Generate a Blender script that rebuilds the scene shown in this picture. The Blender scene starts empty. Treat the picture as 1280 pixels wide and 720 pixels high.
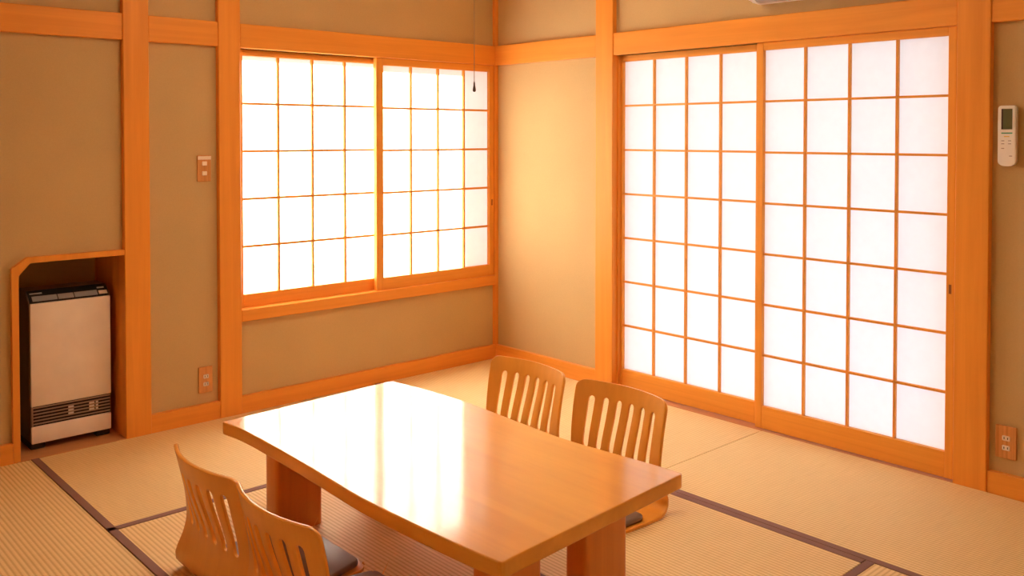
import bpy, bmesh, math, random
from mathutils import Vector, Matrix
random.seed(7)
S = bpy.context.scene
COL = S.collection

# ------------------------------------------------------------------ camera
# room corner at the origin, window wall = plane y=0 (x<0), door wall = plane x=0 (y<0), metres
F, PX, PY = 1132.423, 612.013, 194.347
YAW, PITCH, ROLL = 0.7278, -0.0215, -0.0004
cd = bpy.data.cameras.new('camera')
cam = bpy.data.objects.new('camera', cd)
COL.objects.link(cam)
cd.sensor_fit = 'HORIZONTAL'
cd.sensor_width = 36.0
cd.lens = F / 1280 * 36.0
cd.shift_x = (640 - PX) / 1280
cd.shift_y = (PY - 360) / 1280
cd.clip_start = 0.05
fw = Vector((math.sin(YAW) * math.cos(PITCH), math.cos(YAW) * math.cos(PITCH), math.sin(PITCH)))
rt = Vector((math.cos(YAW), -math.sin(YAW), 0))
up = rt.cross(fw)
r2 = math.cos(ROLL) * rt + math.sin(ROLL) * up
u2 = -math.sin(ROLL) * rt + math.cos(ROLL) * up
M = Matrix((r2, u2, -fw)).transposed().to_4x4()
M.translation = Vector((-3.6409, -4.036, 1.3385))
cam.matrix_world = M
S.camera = cam

# ------------------------------------------------------------------ light
w = bpy.data.worlds.new('overcast_sky')
S.world = w
w.use_nodes = True
bg = w.node_tree.nodes['Background']
bg.inputs[0].default_value = (0.85, 0.89, 1.0, 1)
bg.inputs[1].default_value = 1.64
sd = bpy.data.lights.new('sun', 'SUN')
sun = bpy.data.objects.new('sun', sd)
COL.objects.link(sun)
sd.energy = 50.0
sd.angle = math.radians(2)
sd.color = (1.0, 0.92, 0.78)
sun.rotation_euler = Vector((-0.33, -1.0, -0.62)).to_track_quat('-Z', 'Y').to_euler()   # shines on the window side of the house
S.view_settings.view_transform = 'Standard'
S.view_settings.look = 'None'
S.view_settings.gamma = 1.0
S.view_settings.use_curve_mapping = False
S.view_settings.exposure = 0.66
FILL_GLOW = 13.5                     # fill glow added to the unseen ceiling lamp's shade
S.cycles.max_bounces = 14
S.cycles.diffuse_bounces = 10
S.cycles.glossy_bounces = 4
S.cycles.transmission_bounces = 8
S.cycles.sample_clamp_indirect = 12
S.cycles.use_denoising = True

# ------------------------------------------------------------------ materials
def mat(name):
    m = bpy.data.materials.new(name)
    m.use_nodes = True
    nt = m.node_tree
    return m, nt, nt.nodes['Principled BSDF']

def plain(name, col, rough=0.5, spec=0.5, metal=0.0, coat=0.0):
    m, nt, b = mat(name)
    b.inputs['Roughness'].default_value = rough
    b.inputs['Specular IOR Level'].default_value = spec
    b.inputs['Metallic'].default_value = metal
    b.inputs['Coat Weight'].default_value = coat
    # faint unevenness so that no surface is perfectly flat in colour
    tc = nt.nodes.new('ShaderNodeTexCoord')
    n = nt.nodes.new('ShaderNodeTexNoise')
    n.inputs['Scale'].default_value = 9
    n.inputs['Detail'].default_value = 3
    nt.links.new(tc.outputs['Object'], n.inputs['Vector'])
    r = nt.nodes.new('ShaderNodeValToRGB')
    r.color_ramp.elements[0].position = 0.3
    r.color_ramp.elements[1].position = 0.7
    r.color_ramp.elements[0].color = (*[c * 0.95 for c in col], 1)
    r.color_ramp.elements[1].color = (*[min(1, c * 1.04) for c in col], 1)
    nt.links.new(n.outputs['Fac'], r.inputs['Fac'])
    nt.links.new(r.outputs['Color'], b.inputs['Base Color'])
    return m

def wood(name, col, axis, rough=0.45, spec=0.25, coat=0.0, coat_rough=0.1, contrast=0.10, ring=26.0):
    """straight-grained wood, grain running along axis"""
    m, nt, b = mat(name)
    L = nt.links.new
    tc = nt.nodes.new('ShaderNodeTexCoord')
    mp = nt.nodes.new('ShaderNodeMapping')
    sc = [ring, ring, ring]
    sc['xyz'.index(axis)] = 0.9
    mp.inputs['Scale'].default_value = sc
    L(tc.outputs['Object'], mp.inputs['Vector'])
    n = nt.nodes.new('ShaderNodeTexNoise')
    n.inputs['Scale'].default_value = 1.0
    n.inputs['Detail'].default_value = 5
    n.inputs['Roughness'].default_value = 0.62
    n.inputs['Distortion'].default_value = 0.5
    L(mp.outputs['Vector'], n.inputs['Vector'])
    r = nt.nodes.new('ShaderNodeValToRGB')
    e = r.color_ramp.elements
    e[0].position, e[1].position = 0.28, 0.72
    e[0].color = (col[0] * (1 - contrast), col[1] * (1 - contrast * 1.35), col[2] * (1 - contrast * 1.6), 1)
    e[1].color = (min(1, col[0] * (1 + contrast * .6)), col[1] * (1 + contrast * .8), col[2] * (1 + contrast), 1)
    L(n.outputs['Fac'], r.inputs['Fac'])
    L(r.outputs['Color'], b.inputs['Base Color'])
    bp = nt.nodes.new('ShaderNodeBump')
    bp.inputs['Strength'].default_value = 0.05
    bp.inputs['Distance'].default_value = 0.002
    L(n.outputs['Fac'], bp.inputs['Height'])
    L(bp.outputs['Normal'], b.inputs['Normal'])
    b.inputs['Roughness'].default_value = rough
    b.inputs['Specular IOR Level'].default_value = spec
    b.inputs['Coat Weight'].default_value = coat
    b.inputs['Coat Roughness'].default_value = coat_rough
    return m

def plaster(name, col):
    m, nt, b = mat(name)
    L = nt.links.new
    tc = nt.nodes.new('ShaderNodeTexCoord')
    n = nt.nodes.new('ShaderNodeTexNoise')
    n.inputs['Scale'].default_value = 190
    n.inputs['Detail'].default_value = 4
    n2 = nt.nodes.new('ShaderNodeTexNoise')
    n2.inputs['Scale'].default_value = 2.2
    n2.inputs['Detail'].default_value = 3
    L(tc.outputs['Object'], n.inputs['Vector'])
    L(tc.outputs['Object'], n2.inputs['Vector'])
    r = nt.nodes.new('ShaderNodeValToRGB')
    r.color_ramp.elements[0].position = 0.3
    r.color_ramp.elements[1].position = 0.7
    r.color_ramp.elements[0].color = (*[c * 0.93 for c in col], 1)
    r.color_ramp.elements[1].color = (*[c * 1.06 for c in col], 1)
    mx = nt.nodes.new('ShaderNodeMix')
    mx.inputs[0].default_value = 0.6
    L(n.outputs['Fac'], mx.inputs[2])
    L(n2.outputs['Fac'], mx.inputs[3])
    L(mx.outputs[0], r.inputs['Fac'])
    L(r.outputs['Color'], b.inputs['Base Color'])
    bp = nt.nodes.new('ShaderNodeBump')
    bp.inputs['Strength'].default_value = 0.12
    bp.inputs['Distance'].default_value = 0.002
    L(n.outputs['Fac'], bp.inputs['Height'])
    L(bp.outputs['Normal'], b.inputs['Normal'])
    b.inputs['Roughness'].default_value = 0.9
    b.inputs['Specular IOR Level'].default_value = 0.15
    return m

def tatami(name, col, axis):
    """woven rush: ribs of 15.5 mm running along axis, thin rushes across them"""
    m, nt, b = mat(name)
    L = nt.links.new
    tc = nt.nodes.new('ShaderNodeTexCoord')
    sp = nt.nodes.new('ShaderNodeSeparateXYZ')
    L(tc.outputs['Object'], sp.inputs[0])
    k = nt.nodes.new('ShaderNodeMath')
    k.operation = 'MULTIPLY'
    k.inputs[1].default_value = 2 * math.pi / 0.0155
    L(sp.outputs['Y' if axis == 'x' else 'X'], k.inputs[0])
    s = nt.nodes.new('ShaderNodeMath')
    s.operation = 'SINE'
    L(k.outputs[0], s.inputs[0])
    mr = nt.nodes.new('ShaderNodeMapRange')
    mr.inputs[1].default_value, mr.inputs[2].default_value = -1, 1
    L(s.outputs[0], mr.inputs[0])
    mp = nt.nodes.new('ShaderNodeMapping')
    mp.inputs['Scale'].default_value = (8, 330, 1) if axis == 'y' else (330, 8, 1)
    L(tc.outputs['Object'], mp.inputs['Vector'])
    n = nt.nodes.new('ShaderNodeTexNoise')
    n.inputs['Scale'].default_value = 1
    n.inputs['Detail'].default_value = 3
    L(mp.outputs['Vector'], n.inputs['Vector'])
    r = nt.nodes.new('ShaderNodeValToRGB')
    e = r.color_ramp.elements
    e[0].position, e[1].position = 0.0, 0.62
    e[0].color = (col[0] * .78, col[1] * .73, col[2] * .66, 1)
    e[1].color = (*col, 1)
    L(mr.outputs[0], r.inputs['Fac'])
    mx = nt.nodes.new('ShaderNodeMix')
    mx.data_type = 'RGBA'
    mx.blend_type = 'MULTIPLY'
    mx.inputs[0].default_value = 0.3
    L(r.outputs['Color'], mx.inputs[6])
    g = nt.nodes.new('ShaderNodeValToRGB')
    g.color_ramp.elements[0].position = 0.3
    g.color_ramp.elements[1].position = 0.6
    g.color_ramp.elements[0].color = (.72, .66, .55, 1)
    L(n.outputs['Fac'], g.inputs['Fac'])
    L(g.outputs['Color'], mx.inputs[7])
    L(mx.outputs[2], b.inputs['Base Color'])
    bp = nt.nodes.new('ShaderNodeBump')
    bp.inputs['Strength'].default_value = 0.35
    bp.inputs['Distance'].default_value = 0.0016
    L(mr.outputs[0], bp.inputs['Height'])
    L(bp.outputs['Normal'], b.inputs['Normal'])
    b.inputs['Roughness'].default_value = 0.62
    b.inputs['Specular IOR Level'].default_value = 0.3
    return m

def paper(name):
    m = bpy.data.materials.new(name)
    m.use_nodes = True
    nt = m.node_tree
    nt.nodes.clear()
    L = nt.links.new
    out = nt.nodes.new('ShaderNodeOutputMaterial')
    t = nt.nodes.new('ShaderNodeBsdfTranslucent')
    d = nt.nodes.new('ShaderNodeBsdfDiffuse')
    mx = nt.nodes.new('ShaderNodeMixShader')
    mx.inputs[0].default_value = 0.35
    tc = nt.nodes.new('ShaderNodeTexCoord')
    n = nt.nodes.new('ShaderNodeTexNoise')
    n.inputs['Scale'].default_value = 30
    n.inputs['Detail'].default_value = 6
    L(tc.outputs['Object'], n.inputs['Vector'])
    r = nt.nodes.new('ShaderNodeValToRGB')
    r.color_ramp.elements[0].color = (.86, .86, .87, 1)
    r.color_ramp.elements[1].color = (.95, .95, .95, 1)
    L(n.outputs['Fac'], r.inputs['Fac'])
    L(r.outputs['Color'], t.inputs['Color'])
    d.inputs['Color'].default_value = (.9, .89, .87, 1)
    L(t.outputs[0], mx.inputs[1])
    L(d.outputs[0], mx.inputs[2])
    L(mx.outputs[0], out.inputs['Surface'])
    return m

WOODC = (0.84, 0.338, 0.05)
W = {a: wood('cedar_' + a, WOODC, a) for a in 'xyz'}
WS = {a: wood('shoji_cedar_' + a, (0.84, 0.36, 0.055), a, ring=40) for a in 'xyz'}
WSILL = {a: wood('sill_wood_' + a, (0.58, 0.27, 0.11), a) for a in 'xyz'}
WCEIL = wood('ceiling_wood', (0.74, 0.55, 0.33), 'y')
TABLE = wood('lacquered_table_wood', (0.82, 0.385, 0.045), 'y', rough=0.42, spec=0.3, coat=0.95, coat_rough=0.10, contrast=0.09, ring=14)
TABLEL = wood('table_leg_wood', (0.74, 0.26, 0.032), 'z', rough=0.32, spec=0.5, coat=0.4, coat_rough=0.15)
PLY = wood('bent_plywood', (0.88, 0.40, 0.06), 'z', rough=0.35, spec=0.4, coat=0.5, coat_rough=0.12, contrast=0.06)
PLASTER = plaster('olive_tan_plaster', (0.58, 0.415, 0.20))
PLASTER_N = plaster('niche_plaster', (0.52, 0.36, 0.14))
TAT = {a: tatami('tatami_rush_' + a, (0.88, 0.67, 0.34), a) for a in 'xy'}
BORDER = plain('purple_brown_cloth', (0.26, 0.145, 0.125), 0.8, 0.2)
PAPER = paper('shoji_paper')
SUBF = plain('plywood_subfloor', (0.35, 0.22, 0.12), 0.8, 0.2)
PAD = plain('dark_brown_leatherette', (0.19, 0.13, 0.105), 0.42, 0.5)
HEAT = plain('heater_beige_enamel', (0.88, 0.79, 0.68), 0.45, 0.4)
HEATSIDE = plain('heater_brown_case', (0.28, 0.19, 0.13), 0.5, 0.4)
BLACK = plain('black_plastic', (0.015, 0.012, 0.012), 0.3, 0.5)
DARK = plain('dark_void', (0.02, 0.015, 0.013), 0.7, 0.2)
SLAT = plain('louvre_brown', (0.33, 0.23, 0.17), 0.45, 0.4)
GREY = plain('grey_button', (0.36, 0.35, 0.36), 0.4, 0.5)
SILVER = plain('pale_metal', (0.62, 0.58, 0.53), 0.35, 0.5, 0.4)
WHITE = plain('white_plastic', (0.82, 0.80, 0.76), 0.35, 0.5)
IVORY = plain('ivory_plastic', (0.86, 0.74, 0.58), 0.4, 0.5)
PLATE = wood('brown_plate', (0.66, 0.31, 0.10), 'z', rough=0.4, ring=160, contrast=0.28)
LCD = plain('lcd_glass', (0.10, 0.105, 0.045), 0.15, 0.6)
LCDR = plain('lcd_dark_edge', (0.055, 0.02, 0.02), 0.2, 0.6)  # darker reddish strip along one side of the screen
GREEN = plain('green_button', (0.05, 0.30, 0.17), 0.4, 0.5)
YELLOW = plain('yellow_button', (0.75, 0.50, 0.06), 0.4, 0.5)
INK = plain('grey_print', (0.40, 0.33, 0.30), 0.6, 0.3)
STRING = plain('lamp_string', (0.35, 0.27, 0.17), 0.8, 0.2)
PULL = plain('brown_finger_pull', (0.30, 0.10, 0.03), 0.5, 0.3)
KNOB = plain('dark_wood_knob', (0.10, 0.055, 0.035), 0.4, 0.5)

# ------------------------------------------------------------------ helpers
def link(name, me, m, parent=None, smooth=False):
    o = bpy.data.objects.new(name, me)
    COL.objects.link(o)
    if m is not None and not me.materials:
        me.materials.append(m)
    if parent is not None:
        o.parent = parent
    if smooth:
        for p in me.polygons:
            p.use_smooth = True
    return o

def empty(name, loc=(0, 0, 0), rz=0.0):
    o = bpy.data.objects.new(name, None)
    o.empty_display_size = 0.1
    o.location = loc
    o.rotation_euler = (0, 0, rz)
    COL.objects.link(o)
    return o

def tag(o, label=None, cat=None, group=None, kind=None):
    if label: o['label'] = label
    if cat: o['category'] = cat
    if group: o['group'] = group
    if kind: o['kind'] = kind
    return o

def addbox(bm, x0, x1, y0, y1, z0, z1, bev=0.0, seg=1, edges=None):
    r = bmesh.ops.create_cube(bm, size=1.0)
    vs = r['verts']
    for v in vs:
        v.co = Vector(((x0 + x1) / 2 + v.co.x * (x1 - x0), (y0 + y1) / 2 + v.co.y * (y1 - y0), (z0 + z1) / 2 + v.co.z * (z1 - z0)))
    if bev > 0:
        es = list({e for v in vs for e in v.link_edges})
        if edges:
            es = [e for e in es if edges(e)]
        bmesh.ops.bevel(bm, geom=es, offset=bev, segments=seg, affect='EDGES', profile=0.5)
    return bm

def box(name, m, x0, x1, y0, y1, z0, z1, parent=None, bev=0.0, seg=1, edges=None, smooth=False):
    bm = bmesh.new()
    addbox(bm, min(x0, x1), max(x0, x1), min(y0, y1), max(y0, y1), min(z0, z1), max(z0, z1), bev, seg, edges)
    return fin(name, bm, m, parent, smooth)

def fin(name, bm, m, parent=None, smooth=False):
    bmesh.ops.recalc_face_normals(bm, faces=bm.faces)
    me = bpy.data.meshes.new(name)
    bm.to_mesh(me)
    bm.free()
    o = link(name, me, m, parent)
    if smooth:
        me.polygons.foreach_set('use_smooth', [True] * len(me.polygons))
        me.set_sharp_from_angle(angle=math.radians(40))
    return o

def boxes(name, m, L, parent=None, bev=0.0):
    bm = bmesh.new()
    for b in L:
        addbox(bm, *b, bev)
    return fin(name, bm, m, parent)

def addprism(bm, poly, axis, a0, a1):
    """extrude a polygon along axis. axis y: poly=(x,z); axis z: poly=(x,y); axis x: poly=(y,z)"""
    def P(p, a):
        return {'y': (p[0], a, p[1]), 'z': (p[0], p[1], a), 'x': (a, p[0], p[1])}[axis]
    v0 = [bm.verts.new(P(p, a0)) for p in poly]
    v1 = [bm.verts.new(P(p, a1)) for p in poly]
    n = len(poly)
    bm.faces.new(v0)
    bm.faces.new(v1[::-1])
    for i in range(n):
        bm.faces.new((v0[i], v1[i], v1[(i + 1) % n], v0[(i + 1) % n]))
    return bm

def structure(o, label):
    return tag(o, label, kind='structure')

# ------------------------------------------------------------------ room shell
ZC = 2.42                       # ceiling
XW, YW = -4.55, -4.65           # far ends of the room, behind the camera
WT = 0.13                       # wall thickness
R0 = 0.03                       # plaster lies this far behind the posts
NT = 1.8772                     # frieze rail top / bottom
NB = 1.7612
UB0, UB1 = -1.7525, -1.6412     # post between wall panel and window
UA0, UA1 = -2.1945, -2.0812     # post beside the heater niche
VC0, VC1 = -0.7978, -0.9178     # post before the sliding doors
VD0, VD1 = -2.6328, -2.7537     # post after the sliding doors
SILL_T, SILL_B = 0.501, 0.443
NX0 = -2.622                    # niche inner left
NZ = 0.815                      # niche inner top

floor = structure(box('floor', SUBF, XW - .2, .14, YW - .2, .14, -0.12, -0.055), 'floor of woven tatami mats edged in dark purple-brown cloth')
ceiling = structure(box('ceiling', WCEIL, XW - .2, .16, YW - .2, .16, ZC, ZC + .08), 'plain wooden ceiling over the tatami room')

bm = bmesh.new()
y0, y1 = R0, R0 + WT
addbox(bm, XW - .2, .16, y0, y1, NB, ZC)                       # above the rail
addbox(bm, XW - .2, NX0 - .012, y0, y1, -.055, NB)             # left of niche
addprism(bm, [(NX0 - .012, NZ - .055), (NX0 + .045, NZ + .012), (UA0 + .03, NZ + .012), (UA0 + .03, NB), (NX0 - .012, NB)], 'y', y0, y1)
addbox(bm, UA0 + .03, UB1 - .05, y0, y1, -.055, NB)            # panel between the posts
addbox(bm, UB1 - .05, .16, y0, y1, -.055, SILL_T - .02)        # under the window
wall_left = structure(fin('wall_left', bm, PLASTER), 'olive-tan plaster wall holding the low window and heater niche')

bm = bmesh.new()
addbox(bm, R0, R0 + WT, YW - .2, R0, NB, ZC)
addbox(bm, R0, R0 + WT, VC1 + .05, R0, -.055, NB)
addbox(bm, R0, R0 + WT, YW - .2, VD0 - .05, -.055, NB)
wall_right = structure(fin('wall_right', bm, PLASTER), 'olive-tan plaster wall around the tall sliding paper doors')
structure(box('wall_back', PLASTER, XW - .2, R0, YW - .15, YW, -.055, ZC), 'plain plaster wall facing the low window')
structure(box('wall_front', PLASTER, XW - .15, XW, YW, R0, -.055, ZC), 'plain plaster wall facing the sliding doors')

# unseen veranda roof and end wall, added to shade the doors and window edge
structure(box('wall_sun_blocker', PLASTER, R0 + WT, 1.5, .16, 1.2, -.3, 2.5), 'unseen plaster wall added outside the room corner to block sun')
structure(box('ceiling_sun_blocker', WCEIL, R0 + WT, 1.6, YW - .2, 1.2, 2.5, 2.56), 'unseen wooden roof added outside the sliding doors to block sun')

# unseen paper closet doors behind the camera, added to bounce fill light
BOUNCE_MAT = plain('bounce_paper', (0.84, 0.80, 0.72), 0.8, 0.2)
LACQ = plain('dark_lacquer_rim', (0.05, 0.025, 0.015), 0.3, 0.5)
def bounce_door(n, x0, x1, y0, y1, label):
    r = structure(empty('door_%d' % n, ((x0 + x1) / 2, (y0 + y1) / 2, 0)), label)
    a, b = (x1 - x0) / 2, (y1 - y0) / 2
    box('paper_face', BOUNCE_MAT, -a + .001, a - .001, -b + .001, b - .001, .004, 1.752, r)
    if a > b:
        for s_ in (-1, 1):
            box('rim', LACQ, s_ * a, s_ * (a - .018), -b - .003, b + .003, .002, 1.755, r)
        box('round_pull', LACQ, a * .8 - .025, a * .8 + .025, -b - .004, b + .004, .8, .85, r, .004)
    else:
        for s_ in (-1, 1):
            box('rim', LACQ, -a - .003, a + .003, s_ * b, s_ * (b - .018), .002, 1.755, r)
        box('round_pull', LACQ, -a - .004, a + .004, b * .8 - .025, b * .8 + .025, .8, .85, r, .004)
n_ = 3
for i in range(4):
    bounce_door(n_, XW + .45 + i * .91, XW + .45 + (i + 1) * .91, YW + .004, YW + .026, 'unseen white paper door added as light bounce, facing the low window'); n_ += 1
for i in range(4):
    bounce_door(n_, XW + .004, XW + .026, -4.35 + i * .91, -4.35 + (i + 1) * .91, 'unseen white paper door added as light bounce, facing the sliding doors'); n_ += 1

# heater niche: shallow closet in wall_left
nd = 0.40
bm = bmesh.new()
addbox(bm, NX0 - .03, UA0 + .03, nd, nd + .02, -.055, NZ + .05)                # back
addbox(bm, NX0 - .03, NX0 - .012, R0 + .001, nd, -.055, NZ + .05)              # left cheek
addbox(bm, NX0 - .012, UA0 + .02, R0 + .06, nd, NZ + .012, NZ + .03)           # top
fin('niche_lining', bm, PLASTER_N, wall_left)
box('niche_cheek', W['z'], UA0 + .003, UA0 + .03, R0 - .002, nd, -.055, NZ + .02, wall_left)
box('niche_floor_board', WSILL['x'], NX0 - .012, UA0 + .003, .002, nd, -.05, 0.002, wall_left, .001)

# posts
def post(n, x0, x1, y0, y1, label, z0=-.05, z1=ZC):
    return structure(box('trim_%d' % n, W['z'], x0, x1, y0, y1, z0, z1, None, .003), label)
post(1, UA0, UA1, 0, .16, 'square orange cedar post beside the heater niche')
post(2, UB0, UB1, 0, .16, 'square orange cedar post between the light switch and the low window')
post(3, .006, .12, .006, .12, 'slim cedar post filling the room corner')
post(4, 0, .16, VC1, VC0, 'square cedar post between the bare corner wall and the sliding doors')
post(5, 0, .16, VD1, VD0, 'square cedar post between the sliding doors and the remote control')

# frieze rails (nageshi)
def rail(n, x0, x1, y0, y1, z0, z1, ax, label, bev=.003):
    return structure(box('trim_%d' % n, W[ax], x0, x1, y0, y1, z0, z1, None, bev), label)
rail(6, XW, UA0, .004, .10, NB, NT, 'x', 'horizontal cedar rail above the heater niche wall')
rail(7, UA1, UB0, .004, .10, NB, NT, 'x', 'short horizontal cedar rail above the light switch')
rail(8, UB1, .006, .004, .12, NB, NT, 'x', 'horizontal cedar rail above the low window')
rail(9, .004, .10, VC0, .006, NB, NT, 'y', 'horizontal cedar rail across the bare corner wall')
rail(10, .004, .12, VD0, VC1, NB, NT, 'y', 'long horizontal cedar rail above the sliding doors')
rail(11, .004, .10, YW, VD1, NB, NT, 'y', 'horizontal cedar rail above the remote control')
# window sill board and its groove rail, header behind the rails
rail(12, UB1, .006, .0, .13, SILL_B, SILL_T, 'x', 'cedar sill board under the low window')
structure(box('trim_13', WSILL['y'], .002, .13, VD0, VC1, -.055, 0.0, None, .001), 'brown grooved floor sill under the sliding doors')
# jamb beside the left door leaf
structure(box('trim_14', W['z'], .035, .14, VC1 - .012, VC1, 0, NB, None, .001), 'thin cedar jamb strip beside the sliding doors')
structure(box('trim_15', W['z'], .035, .14, VD0, VD0 + .006, 0, NB, None, .001), 'thin cedar jamb strip at the closing side of the doors')

# niche frame: upright, chamfer and lintel, one bent strip
fr = .026
o_ = [(NX0 - fr, -.05), (NX0 - fr, .797), (NX0 + .034, NZ + .024), (UA0, NZ + .024)]
i_ = [(UA0, NZ), (NX0 + .046, NZ), (NX0, .786 - .02), (NX0, -.05)]
bm = bmesh.new()
for q in range(3):
    addprism(bm, [o_[q], o_[q + 1], i_[2 - q], i_[3 - q]], 'y', 0.004, .06)
bmesh.ops.remove_doubles(bm, verts=bm.verts, dist=1e-5)
structure(fin('trim_16', bm, W['z']), 'thin orange wooden frame with a cut corner around the heater niche')

# baseboards
def bboard(side, x0, x1, y0, y1, ax, label, z1=.080):
    return structure(box('baseboard_' + side, W[ax], x0, x1, y0, y1, -.05, z1, None, .002), label)
bboard('left', UB1, .006, .006, .05, 'x', 'cedar baseboard below the low window')
bboard('left_panel', UA1, UB0, .006, .05, 'x', 'short cedar baseboard below the light switch')
bboard('left_end', XW, NX0 - fr, .006, .05, 'x', 'cedar baseboard left of the heater niche')
bboard('right', .006, .05, VC0, .006, 'y', 'cedar baseboard below the bare corner wall')
bboard('right_end', .006, .05, YW, VD1, 'y', 'cedar baseboard below the remote control')

# ------------------------------------------------------------------ shoji panels
def shoji(name, label, plane, a0, a1, z0, z1, front, stile0, stile1, rail_b, rail_t, cols, rows, pull):
    """sliding paper panel. plane 'y': lies in x-z at y=front.. ; plane 'x': lies in y-z at x=front.. ; a0<a1 along the wall"""
    D = 0.030
    root = structure(empty(name, ((a0 + a1) / 2, front, z0) if plane == 'y' else (front, (a0 + a1) / 2, z0)), label)
    off = root.location.copy()
    def bx(nm, m, a, b, d0, d1, c, d, par=root, bev=0.0):
        if plane == 'y':
            o = box(nm, m, a, b, front + d0, front + d1, c, d, None, bev)
        else:
            o = box(nm, m, front + d0, front + d1, a, b, c, d, None, bev)
        o.data.transform(Matrix.Translation(-off))
        o.parent = par
        return o
    h = 'x' if plane == 'y' else 'y'
    bx('stile', WS['z'], a0, a0 + stile0, 0, D, z0, z1, bev=.0015)
    st = bx('stile', WS['z'], a1 - stile1, a1, 0, D, z0, z1, bev=.0015)
    bx('bottom_rail', WS[h], a0 + stile0, a1 - stile1, 0.001, D, z0, z0 + rail_b, bev=.0015)
    bx('top_rail', WS[h], a0 + stile0, a1 - stile1, 0.001, D, z1 - rail_t, z1, bev=.0015)
    A0, A1 = a0 + stile0, a1 - stile1
    B0, B1 = z0 + rail_b, z1 - rail_t
    k = 0.0100 if plane == 'x' else 0.0118
    for c in range(1, cols):
        x = A0 + (A1 - A0) * c / cols
        bx('lattice_bar', WS['z'], x - k / 2, x + k / 2, .006, .020, B0, B1)
    for r in range(1, rows):
        z = B0 + (B1 - B0) * r / rows
        bx('lattice_bar', WS[h], A0, A1, .0075, .0195, z - k / 2, z + k / 2)
    for c in range(cols):
        for r in range(rows):
            bx('paper_pane', PAPER, A0 + (A1 - A0) * c / cols, A0 + (A1 - A0) * (c + 1) / cols, .0205, .0212,
               B0 + (B1 - B0) * r / rows, B0 + (B1 - B0) * (r + 1) / rows)
    if pull:
        a, z = pull
        bx('finger_pull', PULL, a - .005, a + .005, -.0008, .004, z - .018, z + .018, bev=.0006)
    return root

shoji('window_1', 'sliding paper window panel next to the cedar post with the light switch', 'y', UB1 + .002, -0.790, SILL_T - .001, NB - .001, .052,
      .034, .032, .064, .030, 4, 5, None)
shoji('window_2', 'sliding paper window panel next to the room corner', 'y', -0.846, .004, SILL_T - .001, NB - .001, .018,
      .046, .034, .066, .038, 4, 5, (-.010, .94))
shoji('door_1', 'tall sliding paper door panel next to the post by the bare corner wall', 'x', -1.772, VC1 - .013, .004, NB - .001, .052,
      .037, .012, .102, .032, 4, 7, None)
shoji('door_2', 'tall sliding paper door panel next to the post by the remote control', 'x', VD0 + .007, -1.760, .004, NB - .001, .018,
      .030, .032, .102, .034, 4, 7, (VD0 + .022, .744))

# ------------------------------------------------------------------ tatami mats
def mat_piece(x0, x1, y0, y1, axis, borders):
    """one mat; ribs run along axis; borders: which sides carry a cloth strip"""
    g = .0012
    o = box('tatami_mat', TAT[axis], x0 + g, x1 - g, y0 + g, y1 - g, -.055, 0.0, floor, .0015)
    bw = .030
    for s in borders:
        q = {'W': (x0 + g, x0 + bw, y0 + g, y1 - g), 'E': (x1 - bw, x1 - g, y0 + g, y1 - g),
             'S': (x0 + g, x1 - g, y0 + g, y0 + bw), 'N': (x0 + g, x1 - g, y1 - bw, y1 - g)}[s]
        box('cloth_border', BORDER, *q, -.02, .0016, o, .0012)
    return o
XA, XB, XC, XD = -.872, -1.728, -2.583, -3.44
YA, YB, YC, YD = -.912, -1.805, -2.712, -3.60
mat_piece(XC, XA, YA, .004, 'x', 'SW')          # along the window wall
mat_piece(XA, .002, YB, .004, 'y', 'W')         # along the door wall
mat_piece(XA, .002, YD, YB, 'y', 'W')
mat_piece(XC, XB, YC, YA, 'y', 'WE')            # two in the middle
mat_piece(XB, XA, YC, YA, 'y', 'WE')
mat_piece(XC, XA, YD, YC, 'x', 'NS')
mat_piece(XD, XC, YB, .004, 'y', 'W')           # left of the heater
mat_piece(XD, XC, YD, YB, 'y', 'W')
mat_piece(XW, XD, YB, .004, 'y', 'E')
mat_piece(XW, XD, YD, YB, 'y', 'E')
mat_piece(XW, XC, YW, YD, 'x', 'N')
mat_piece(XC, .002, YW, YD, 'x', 'N')

# ------------------------------------------------------------------ low table
TH, TT = .36, .042
tr = [(-1.538, -1.085), (-1.514, -1.24), (-1.500, -1.45), (-1.506, -1.65), (-1.520, -1.88), (-1.525, -2.03), (-1.510, -2.20), (-1.492, -2.37), (-1.488, -2.463)]
tl = [(-2.276, -1.123), (-2.262, -1.24), (-2.261, -1.37), (-2.264, -1.51), (-2.269, -1.665), (-2.277, -1.83), (-2.284, -1.98), (-2.280, -2.15), (-2.273, -2.30), (-2.263, -2.43), (-2.252, -2.518)]
def smoothline(P, n):
    """Catmull-Rom through P"""
    out = []
    Q = [P[0]] + list(P) + [P[-1]]
    for i in range(1, len(Q) - 2):
        for k in range(n):
            t = k / n
            p0, p1, p2, p3 = Q[i - 1], Q[i], Q[i + 1], Q[i + 2]
            out.append(tuple(.5 * (2 * p1[j] + (p2[j] - p0[j]) * t + (2 * p0[j] - 5 * p1[j] + 4 * p2[j] - p3[j]) * t * t + (3 * p1[j] - p0[j] - 3 * p2[j] + p3[j]) * t ** 3) for j in range(len(p1))))
    out.append(tuple(P[-1]))
    return out
tcx, tcy = -1.885, -1.80
def roundcorner(a, c, b, r=.012):
    c_, a_, b_ = Vector(c), Vector(a), Vector(b)
    p = c_ + (a_ - c_).normalized() * r
    q = c_ + (b_ - c_).normalized() * r
    return [tuple(p), tuple(p * .25 + c_ * .5 + q * .25), tuple(q)]
R_, L_ = smoothline(tr, 4), smoothline(tl, 4)
ring = roundcorner(L_[1], L_[0], R_[0]) + [] 
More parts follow.
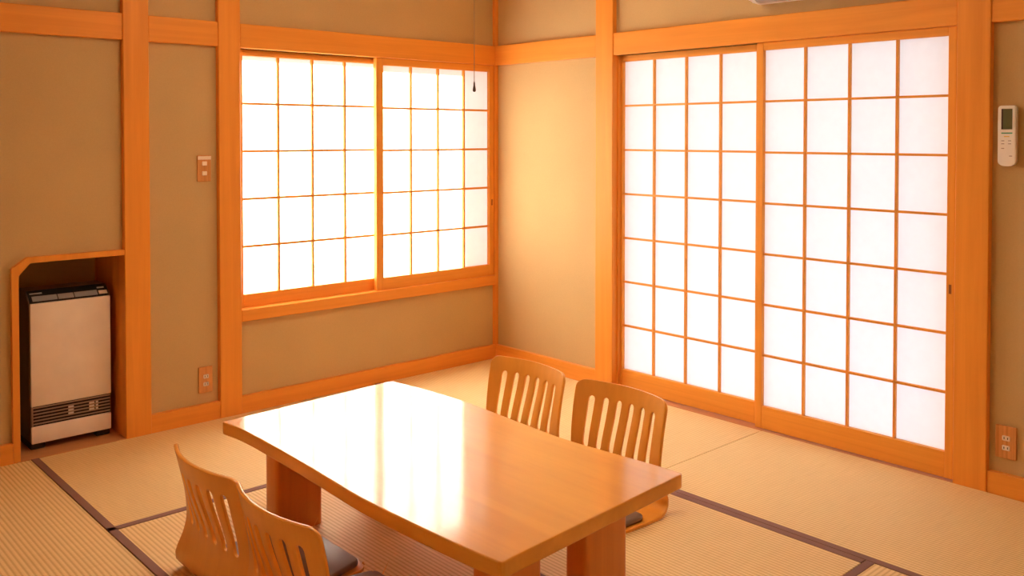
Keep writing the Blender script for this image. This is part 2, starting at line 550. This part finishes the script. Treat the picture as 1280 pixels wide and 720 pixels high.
outline = (roundcorner(L_[0], R_[0], R_[1]) + R_[1:-1] + roundcorner(R_[-2], R_[-1], L_[-1]) +
           roundcorner(R_[-1], L_[-1], L_[-2]) + L_[1:-1][::-1] + roundcorner(L_[1], L_[0], R_[0]))
outline = [(p[0] - tcx, p[1] - tcy) for p in outline]
table = tag(empty('low_table', (tcx, tcy, 0)), 'low lacquered wooden table with wavy long edges on the tatami', 'table')
bm = bmesh.new()
addprism(bm, outline, 'z', TH - TT, TH)
bmesh.ops.recalc_face_normals(bm, faces=bm.faces)
es = [e for e in bm.edges if abs(e.verts[0].co.z - e.verts[1].co.z) < 1e-5]
bmesh.ops.bevel(bm, geom=es, offset=.004, segments=2, affect='EDGES', profile=.5)
top_o = fin('tabletop', bm, TABLE, table)
for xa, xb, ya, yb in ((-2.182, -2.006, -1.335, -1.250), (-1.812, -1.636, -1.335, -1.250),
                       (-2.150, -1.974, -2.375, -2.290), (-1.805, -1.629, -2.375, -2.290)):
    # board legs with rounded uprights, broad across the table
    box('leg', TABLEL, xa - tcx, xb - tcx, ya - tcy, yb - tcy, 0.002, TH - TT, table, .016, 3,
        lambda e: abs(e.verts[0].co.z - e.verts[1].co.z) > .05, True)

# ------------------------------------------------------------------ legless chairs
prof = [(.000, .400), (.012, .350), (.025, .290), (.036, .215), (.038, .160), (.026, .112), (.008, .070), (.004, .045), (.014, .022), (.040, .009), (.075, .0065), (.16, .0062), (.26, .0062), (.36, .0062), (.44, .0062)]
pl = smoothline(prof, 12)
acc = [0.0]
for i in range(1, len(pl)):
    acc.append(acc[-1] + math.dist(pl[i - 1], pl[i]))
VL = acc[-1]
def prof_at(v):
    for i in range(1, len(acc)):
        if acc[i] >= v:
            f = (v - acc[i - 1]) / max(1e-9, acc[i] - acc[i - 1])
            return pl[i - 1][0] * (1 - f) + pl[i][0] * f, pl[i - 1][1] * (1 - f) + pl[i][1] * f
    return pl[-1]
V_FLOOR = acc[9 * 12]           # where the shell reaches the floor
def half(v):
    pts = [(0, .215), (.10, .214), (.22, .211), (.30, .213), (.38, .222), (V_FLOOR + .02, .230), (V_FLOOR + .14, .226), (VL, .185)]
    h = pts[-1][1]
    for (a, ha), (b, hb) in zip(pts, pts[1:]):
        if a <= v <= b:
            h = ha + (hb - ha) * (v - a) / (b - a)
            break
    r = .034
    if v < r:
        h -= r - math.sqrt(max(0, r * r - (r - v) ** 2))
    if VL - v < r:
        h -= r - math.sqrt(max(0, r * r - (r - (VL - v)) ** 2))
    return h
def bulge(v):
    t = min(1, max(0, (.37 - v) / .30))
    return .048 * t * t * (3 - 2 * t)
def make_shell():
    pitch, sw, n = .0585, .0245, 6
    s_top, s_bot = .058, .248
    r = sw / 2
    a, b = s_top + r, s_bot - r
    cols = []                                   # (u, slot centre or None)
    slots = [(-(n - 1) / 2 + i) * pitch for i in range(n)]
    inner = slots[-1] + r
    us = []
    for i, c in enumerate(slots):
        us += [(c + r * q, i) for q in (-1, -.8, -.45, 0, .45, .8, 1)]
        if i < n - 1:
            us.append(((c + slots[i + 1]) / 2, None))
    outer_f = [1, .85, .66, .44, .22]
    rows = [0, .0008, .003, .007, .012, .018, .026, .034, .045, .058, a]
    rows_mid = [a + (b - a) * i / 14 for i in range(1, 15)]
    rows_low = [b + .02 * i for i in range(1, int((V_FLOOR + .03 - b) / .02) + 1)]
    rows_seat = []
    v = rows_low[-1] + .05
    while v < VL - .05:
        rows_seat.append(v); v += .05
    rows_seat += [VL - q for q in (.034, .026, .018, .012, .007, .003, .0008, 0)]
    zb = rows_low[5]                            # rows below the slots relax back to straight by here
    allrows = rows + rows_mid + rows_low + rows_seat
    ncol = len(us) + 2 * len(outer_f)
    bm = bmesh.new()
    grid = []
    for v in allrows:
        line = []
        hw = half(v)
        def put(u, vv):
            x, z = prof_at(vv)
            x -= bulge(vv) * max(0, 1 - (u / .212) ** 2)
            line.append(bm.verts.new((x, u, z)))
        for f in outer_f:
            put(-(inner + f * (hw - inner)), v)
        for u, i in us:
            vv = v
            if i is not None:
                d = (u - slots[i]) / r
                arc = r * math.sqrt(max(0, 1 - d * d))
                if v <= a:
                    vv = v * (a - arc) / a
                elif v >= b and v < zb:
                    vv = v + arc * (zb - v) / (zb - b)
            put(u, vv)
        for f in outer_f[::-1]:
            put(inner + f * (hw - inner), v)
        grid.append(line)
    off = len(outer_f)
    for ri in range(len(allrows) - 1):
        v0, v1 = allrows[ri], allrows[ri + 1]
        mid = (v0 + v1) / 2
        for ci in range(ncol - 1):
            if a < mid < b:
                k = ci - off
                if 0 <= k < len(us) - 1 and us[k][1] is not None and us[k][1] == us[k + 1][1]:
                    continue
            bm.faces.new((grid[ri][ci], grid[ri][ci + 1], grid[ri + 1][ci + 1], grid[ri + 1][ci]))
    loose = [v for v in bm.verts if not v.link_faces]
    bmesh.ops.delete(bm, geom=loose, context='VERTS')
    # thickness
    bmesh.ops.recalc_face_normals(bm, faces=bm.faces)
    bm.normal_update()
    T = .0055
    top = [f for f in bm.faces]
    nv = {v: v.normal.copy() for v in bm.verts}
    bedges = [e for e in bm.edges if len(e.link_faces) == 1]
    bpairs = []
    for e in bedges:
        f = e.link_faces[0]
        vs = list(f.verts)
        i = vs.index(e.verts[0])
        bpairs.append((e.verts[0], e.verts[1]) if vs[(i + 1) % len(vs)] == e.verts[1] else (e.verts[1], e.verts[0]))
    twin = {}
    for v in list(nv):
        twin[v] = bm.verts.new(v.co - nv[v] * T)
        v.co = v.co + nv[v] * T
    for f in top:
        bm.faces.new([twin[v] for v in f.verts][::-1])
    rim = []
    for p, q in bpairs:
        rim.append(bm.faces.new((q, p, twin[p], twin[q])))
    bm.normal_update()
    es = [e for e in bm.edges if len(e.link_faces) == 2 and e.calc_face_angle(0) > math.radians(50)]
    bmesh.ops.bevel(bm, geom=es, offset=.0022, segments=2, affect='EDGES', profile=.5)
    me = bpy.data.meshes.new('shell')
    bm.to_mesh(me)
    bm.free()
    me.materials.append(PLY)
    me.polygons.foreach_set('use_smooth', [True] * len(me.polygons))
    me.set_sharp_from_angle(angle=math.radians(35))
    return me
def make_pad():
    bm = bmesh.new()
    addprism(bm, [(.120, -.212), (.120, .212), (.27, .206), (.425, .168), (.425, -.168), (.27, -.206)], 'z', .0125, .032)
    bmesh.ops.recalc_face_normals(bm, faces=bm.faces)
    vert = [e for e in bm.edges if abs(e.verts[0].co.z - e.verts[1].co.z) > .01]
    bmesh.ops.bevel(bm, geom=vert, offset=.025, segments=4, affect='EDGES', profile=.5)
    hor = [e for e in bm.edges if abs(e.verts[0].co.z - e.verts[1].co.z) < 1e-5 and len(e.link_faces) == 2 and e.calc_face_angle(0) > .8]
    bmesh.ops.bevel(bm, geom=hor, offset=.008, segments=3, affect='EDGES', profile=.5)
    me = bpy.data.meshes.new('seat_pad')
    bm.to_mesh(me)
    bm.free()
    me.materials.append(PAD)
    me.polygons.foreach_set('use_smooth', [True] * len(me.polygons))
    me.set_sharp_from_angle(angle=math.radians(45))
    return me
shell_me, pad_me = make_shell(), make_pad()
CH = [(-2.520, -1.535, 0.0, 'legless bent-plywood chair on the heater side of the table, closer to the window wall'),
      (-2.520, -1.950, 0.0, 'legless bent-plywood chair on the heater side of the table, farther from the window wall'),
      (-1.058, -1.372, math.pi, 'legless bent-plywood chair on the sliding-door side of the table, closer to the window wall'),
      (-1.058, -1.866, math.pi + .01, 'legless bent-plywood chair on the sliding-door side of the table, farther from the window wall')]
for x, y, rz, lab in CH:
    c = tag(empty('floor_chair', (x, y, 0.0), rz), lab, 'chair', 'legless chairs around the low table')
    o = bpy.data.objects.new('bent_shell', shell_me)
    COL.objects.link(o); o.parent = c
    o = tag(bpy.data.objects.new('seat_pad', pad_me), 'dark brown leatherette seat pad')
    COL.objects.link(o); o.parent = c

# ------------------------------------------------------------------ heater
hx0, hx1, hy0, hy1 = -2.557, -2.222, .100, .300
hc = Vector(((hx0 + hx1) / 2, (hy0 + hy1) / 2, .002))
heater = tag(empty('fan_heater', hc), 'beige and brown upright fan heater standing in the wall niche', 'heater')
def hb(nm, m, a, b, c, d, e, f, par=heater, bev=0.0, smooth=False, seg=1):
    o = box(nm, m, a, b, c, d, e, f, None, bev, seg, None, smooth)
    o.data.transform(Matrix.Translation(-hc))
    o.parent = par
    return o
bm = bmesh.new()
addprism(bm, [(hy0 + .012, .032), (hy1, .032), (hy1, .672), (hy0 + .062, .674), (hy0 + .012, .630)], 'x', hx0, hx1)
bmesh.ops.bevel(bm, geom=bm.edges[:], offset=.004, segments=2, affect='EDGES')
o = fin('case', bm, HEATSIDE, None, True); o.data.transform(Matrix.Translation(-hc)); o.parent = heater
hb('front_panel', HEAT, hx0 + .002, hx1 - .002, hy0, hy0 + .014, .189, .628, bev=.004, smooth=True, seg=2)
hb('lower_panel', HEAT, hx0 + .002, hx1 - .002, hy0, hy0 + .014, .030, .104, bev=.005, smooth=True, seg=2)
hb('grille_back', DARK, hx0 + .004, hx1 - .004, hy0 + .006, hy0 + .0135, .104, .189)
for i in range(6):
    z = .111 + i * .0138
    hb('louvre', SLAT, hx0 + .006, hx1 - .006, hy0 + .001, hy0 + .006, z, z + .0058, bev=.001)
for x in (-2.405, -2.318, -2.290):
    hb('louvre_support', SILVER, x, x + .022 - (.012 if x > -2.3 else 0), hy0 + .003, hy0 + .0075, .128, .170)
hb('grille_end', SLAT, hx0 + .002, hx0 + .010, hy0 + .001, hy0 + .012, .104, .189, bev=.001)
# sloping control panel: black, grey keys, pale badge and sticker
def slope(y): return .630 + (y - hy0 - .012) / .050 * .044
def sl(nm, m, xa, xb, ya, yb, lift, par=heater):
    bm = bmesh.new()
    vs = [bm.verts.new((x, y, slope(y) + l)) for l in (-.003, lift) for x, y in ((xa, ya), (xb, ya), (xb, yb), (xa, yb))]
    for f in ((0, 3, 2, 1), (4, 5, 6, 7), (0, 1, 5, 4), (1, 2, 6, 5), (2, 3, 7, 6), (3, 0, 4, 7)):
        bm.faces.new([vs[i] for i in f])
    o = fin(nm, bm, m)
    o.data.transform(Matrix.Translation(-hc)); o.parent = par
    return o
cp = sl('control_panel', BLACK, hx0 + .004, hx1 - .004, hy0 + .013, hy0 + .062, .0015)
for xa, xb in ((-2.540, -2.440), (-2.436, -2.372), (-2.368, -2.272)):
    sl('key_strip', GREY, xa, xb, hy0 + .016, hy0 + .036, .0028, cp)
sl('badge', SILVER, -2.545, -2.495, hy0 + .046, hy0 + .050, .0028, cp)
sl('sticker', IVORY, -2.266, -2.230, hy0 + .018, hy0 + .032, .0032, cp)
sl('sticker', SILVER, -2.268, -2.238, hy0 + .043, hy0 + .048, .0028, cp)
for x in (hx0 + .02, hx1 - .045):
    hb('foot', BLACK, x - .018, x + .042, hy0 + .018, hy1 - .01, 0.002, .034, bev=.004)

# ------------------------------------------------------------------ wall plates
def plate(nm, label, cat, plane, a, z, kind, w_=.068, h_=.122):
    """plate centred at a along the wall, z up; front normal points into the room"""
    c = Vector((a, R0, z)) if plane == 'y' else Vector((R0, a, z))
    root = tag(empty(nm, c), label, cat)
    def pb(n, m, u0, u1, d0, d1, v0, v1, par=root, bev=0.0):
        if plane == 'y':
            return box(n, m, u0, u1, -d1, -d0, v0, v1, par, bev)
        return box(n, m, -d1, -d0, -u1, -u0, v0, v1, par, bev)
    pb('cover_plate', PLATE, -w_ / 2, w_ / 2, 0, .009, -h_ / 2, h_ / 2, bev=.002)
    if kind == 'outlet':
        for zc in (.0155, -.0205):
            s = pb('socket', IVORY, -.0125, .0145, .008, .0115, zc - .0095, zc + .0095, bev=.0025)
            for du in (-.005, .007):
                pb('slot', DARK, du - .0013, du + .0013, .011, .0121, zc - .0035, zc + .0045, s)
    else:
        pb('name_strip', IVORY, -w_ / 2 + .001, w_ / 2 - .001, .0088, .0105, .0415, .0575)
        for zc in (.023, -.023):
            pb('rocker_switch', IVORY, -.0115, .0125, .008, .012, zc - .010, zc + .010, bev=.002)
    return root
plate('light_switch', 'brown wood-grain switch plate with two ivory rockers beside the window post', 'switch', 'y', -1.8165, 1.187, 'switch', .066, .122)
plate('wall_outlet', 'brown wood-grain outlet plate low on the wall below the light switch', 'outlet', 'y', -1.8165, .192, 'outlet')
plate('wall_outlet', 'brown wood-grain outlet plate low on the wall below the remote control', 'outlet', 'x', -2.8135, .197, 'outlet', .072, .122)

# ------------------------------------------------------------------ remote control in its wall holder
rc = Vector((R0, -2.8115, 1.338))
remote = tag(empty('remote_control', rc), 'slim white air conditioner remote control hanging on the wall beside the door post', 'remote control')
def rb(n, m, u0, u1, d0, d1, v0, v1, par=remote, bev=0.0, seg=1, smooth=False, edges=None):
    return box(n, m, -d1, -d0, -u1, -u0, v0, v1, par, bev, seg, edges, smooth)
rb('wall_holder', WHITE, -.024, .024, 0, .010, -.095, .02, bev=.003)
bm = bmesh.new()
pts = []
w2, h2, rr, rb2 = .031, .112, .012, .026
for cx_, cz_, r_, a0_ in ((w2 - rr, h2 - rr, rr, 0), (-w2 + rr, h2 - rr, rr, 90), (-w2 + rb2, -h2 + rb2 * .75, rb2, 180), (w2 - rb2, -h2 + rb2 * .75, rb2, 270)):
    for k_ in range(7):
        an = math.radians(a0_ + 15 * k_)
        fz = .75 if a0_ >= 180 else 1
        pts.append((cx_ + r_ * math.cos(an), cz_ + r_ * math.sin(an) * fz))
addprism(bm, pts, 'x', -.030, -.010)
bmesh.ops.recalc_face_normals(bm, faces=bm.faces)
bmesh.ops.bevel(bm, geom=[e for e in bm.edges if abs(e.verts[0].co.x - e.verts[1].co.x) < 1e-6 and e.verts[0].co.x < -.02], offset=.003, segments=2, affect='EDGES')
body = fin('body', bm, WHITE, remote, True)
rb('screen', LCD, -.0185, .0185, .0295, .0306, .024, .100, body)
rb('screen_edge', LCDR, -.0185, -.013, .0295, .0308, .024, .100, body)
rb('start_button', GREEN, -.018, .019, .0295, .0312, .008, .0125, body)
rb('mode_button', YELLOW, -.009, .009, .0295, .0312, -.004, -.0005, body)
for u, v in ((-.013, -.018), (.010, -.018), (-.013, -.029), (.010, -.029), (-.013, -.046), (.014, -.074)):
    rb('small_button', INK, u - .005, u + .005, .0295, .0306, v - .0016, v + .0016, body)

# ------------------------------------------------------------------ air conditioner above the doors
ay0, ay1, az0, az1, ad = -2.560, -1.765, 1.930, 2.210, .205
ac_c = Vector((R0, (ay0 + ay1) / 2, az0))
ac = tag(empty('air_conditioner', ac_c), 'white wall air conditioner mounted above the sliding doors', 'air conditioner')
bm = bmesh.new()
addprism(bm, [(0, 0), (-.10, .004), (-.165, .035), (-ad, .09), (-ad, .25), (-.19, .28), (0, .28)], 'y', (ay0 - ay1) / 2, (ay1 - ay0) / 2)
for v in bm.verts:
    pass
bmesh.ops.recalc_face_normals(bm, faces=bm.faces)
bmesh.ops.bevel(bm, geom=bm.edges[:], offset=.016, segments=3, affect='EDGES')
fin('body', bm, WHITE, ac, True)
bm = bmesh.new()
addprism(bm, [(-.070, -.001), (-.105, .000), (-.150, .022), (-.148, .030), (-.07, .012)], 'y', (ay0 - ay1) / 2 + .05, (ay1 - ay0) / 2 - .05)
fin('louvre', bm, GREY, ac)

# ------------------------------------------------------------------ ceiling lamp and its pull cord
pc = Vector((-1.612, -1.680, ZC))
lamp = tag(empty('ceiling_lamp', pc), 'ceiling lamp whose thin pull string with a small dark knob hangs before the window', 'lamp')
def lathe(nm, m, prof_, par, n=14):
    bm = bmesh.new()
    rings = [[bm.verts.new((r * math.cos(2 * math.pi * k / n), r * math.sin(2 * math.pi * k / n), z)) for k in range(n)] for r, z in prof_]
    for a_, b_ in zip(rings, rings[1:]):
        for k in range(n):
            bm.faces.new((a_[k], a_[(k + 1) % n], b_[(k + 1) % n], b_[k]))
    bm.faces.new(rings[0][::-1]); bm.faces.new(rings[-1])
    return fin(nm, bm, m, par, True)
GLOW, nt, b = mat('fill_glow_shade')  # shade out of view, made to glow as added room fill
b.inputs['Base Color'].default_value = (.9, .88, .82, 1)
b.inputs['Emission Color'].default_value = (1.0, .80, .54, 1)
b.inputs['Emission Strength'].default_value = FILL_GLOW
lathe('base_ring', WHITE, [(.27, 0), (.27, -.025), (.24, -.03)], lamp, 32)
lathe('shade', GLOW, [(.25, -.028), (.26, -.06), (.24, -.09), (.17, -.115), (.05, -.125)], lamp, 32)
kz = 1.500 - ZC
lathe('pull_string', STRING, [(.0011, -.120), (.0011, kz + .022)], lamp, 8)
lathe('pull_knob', KNOB, [(.0012, kz + .026), (.0028, kz + .020), (.0034, kz + .010), (.0058, kz - .002), (.0055, kz - .008), (.002, kz - .0105)], lamp)
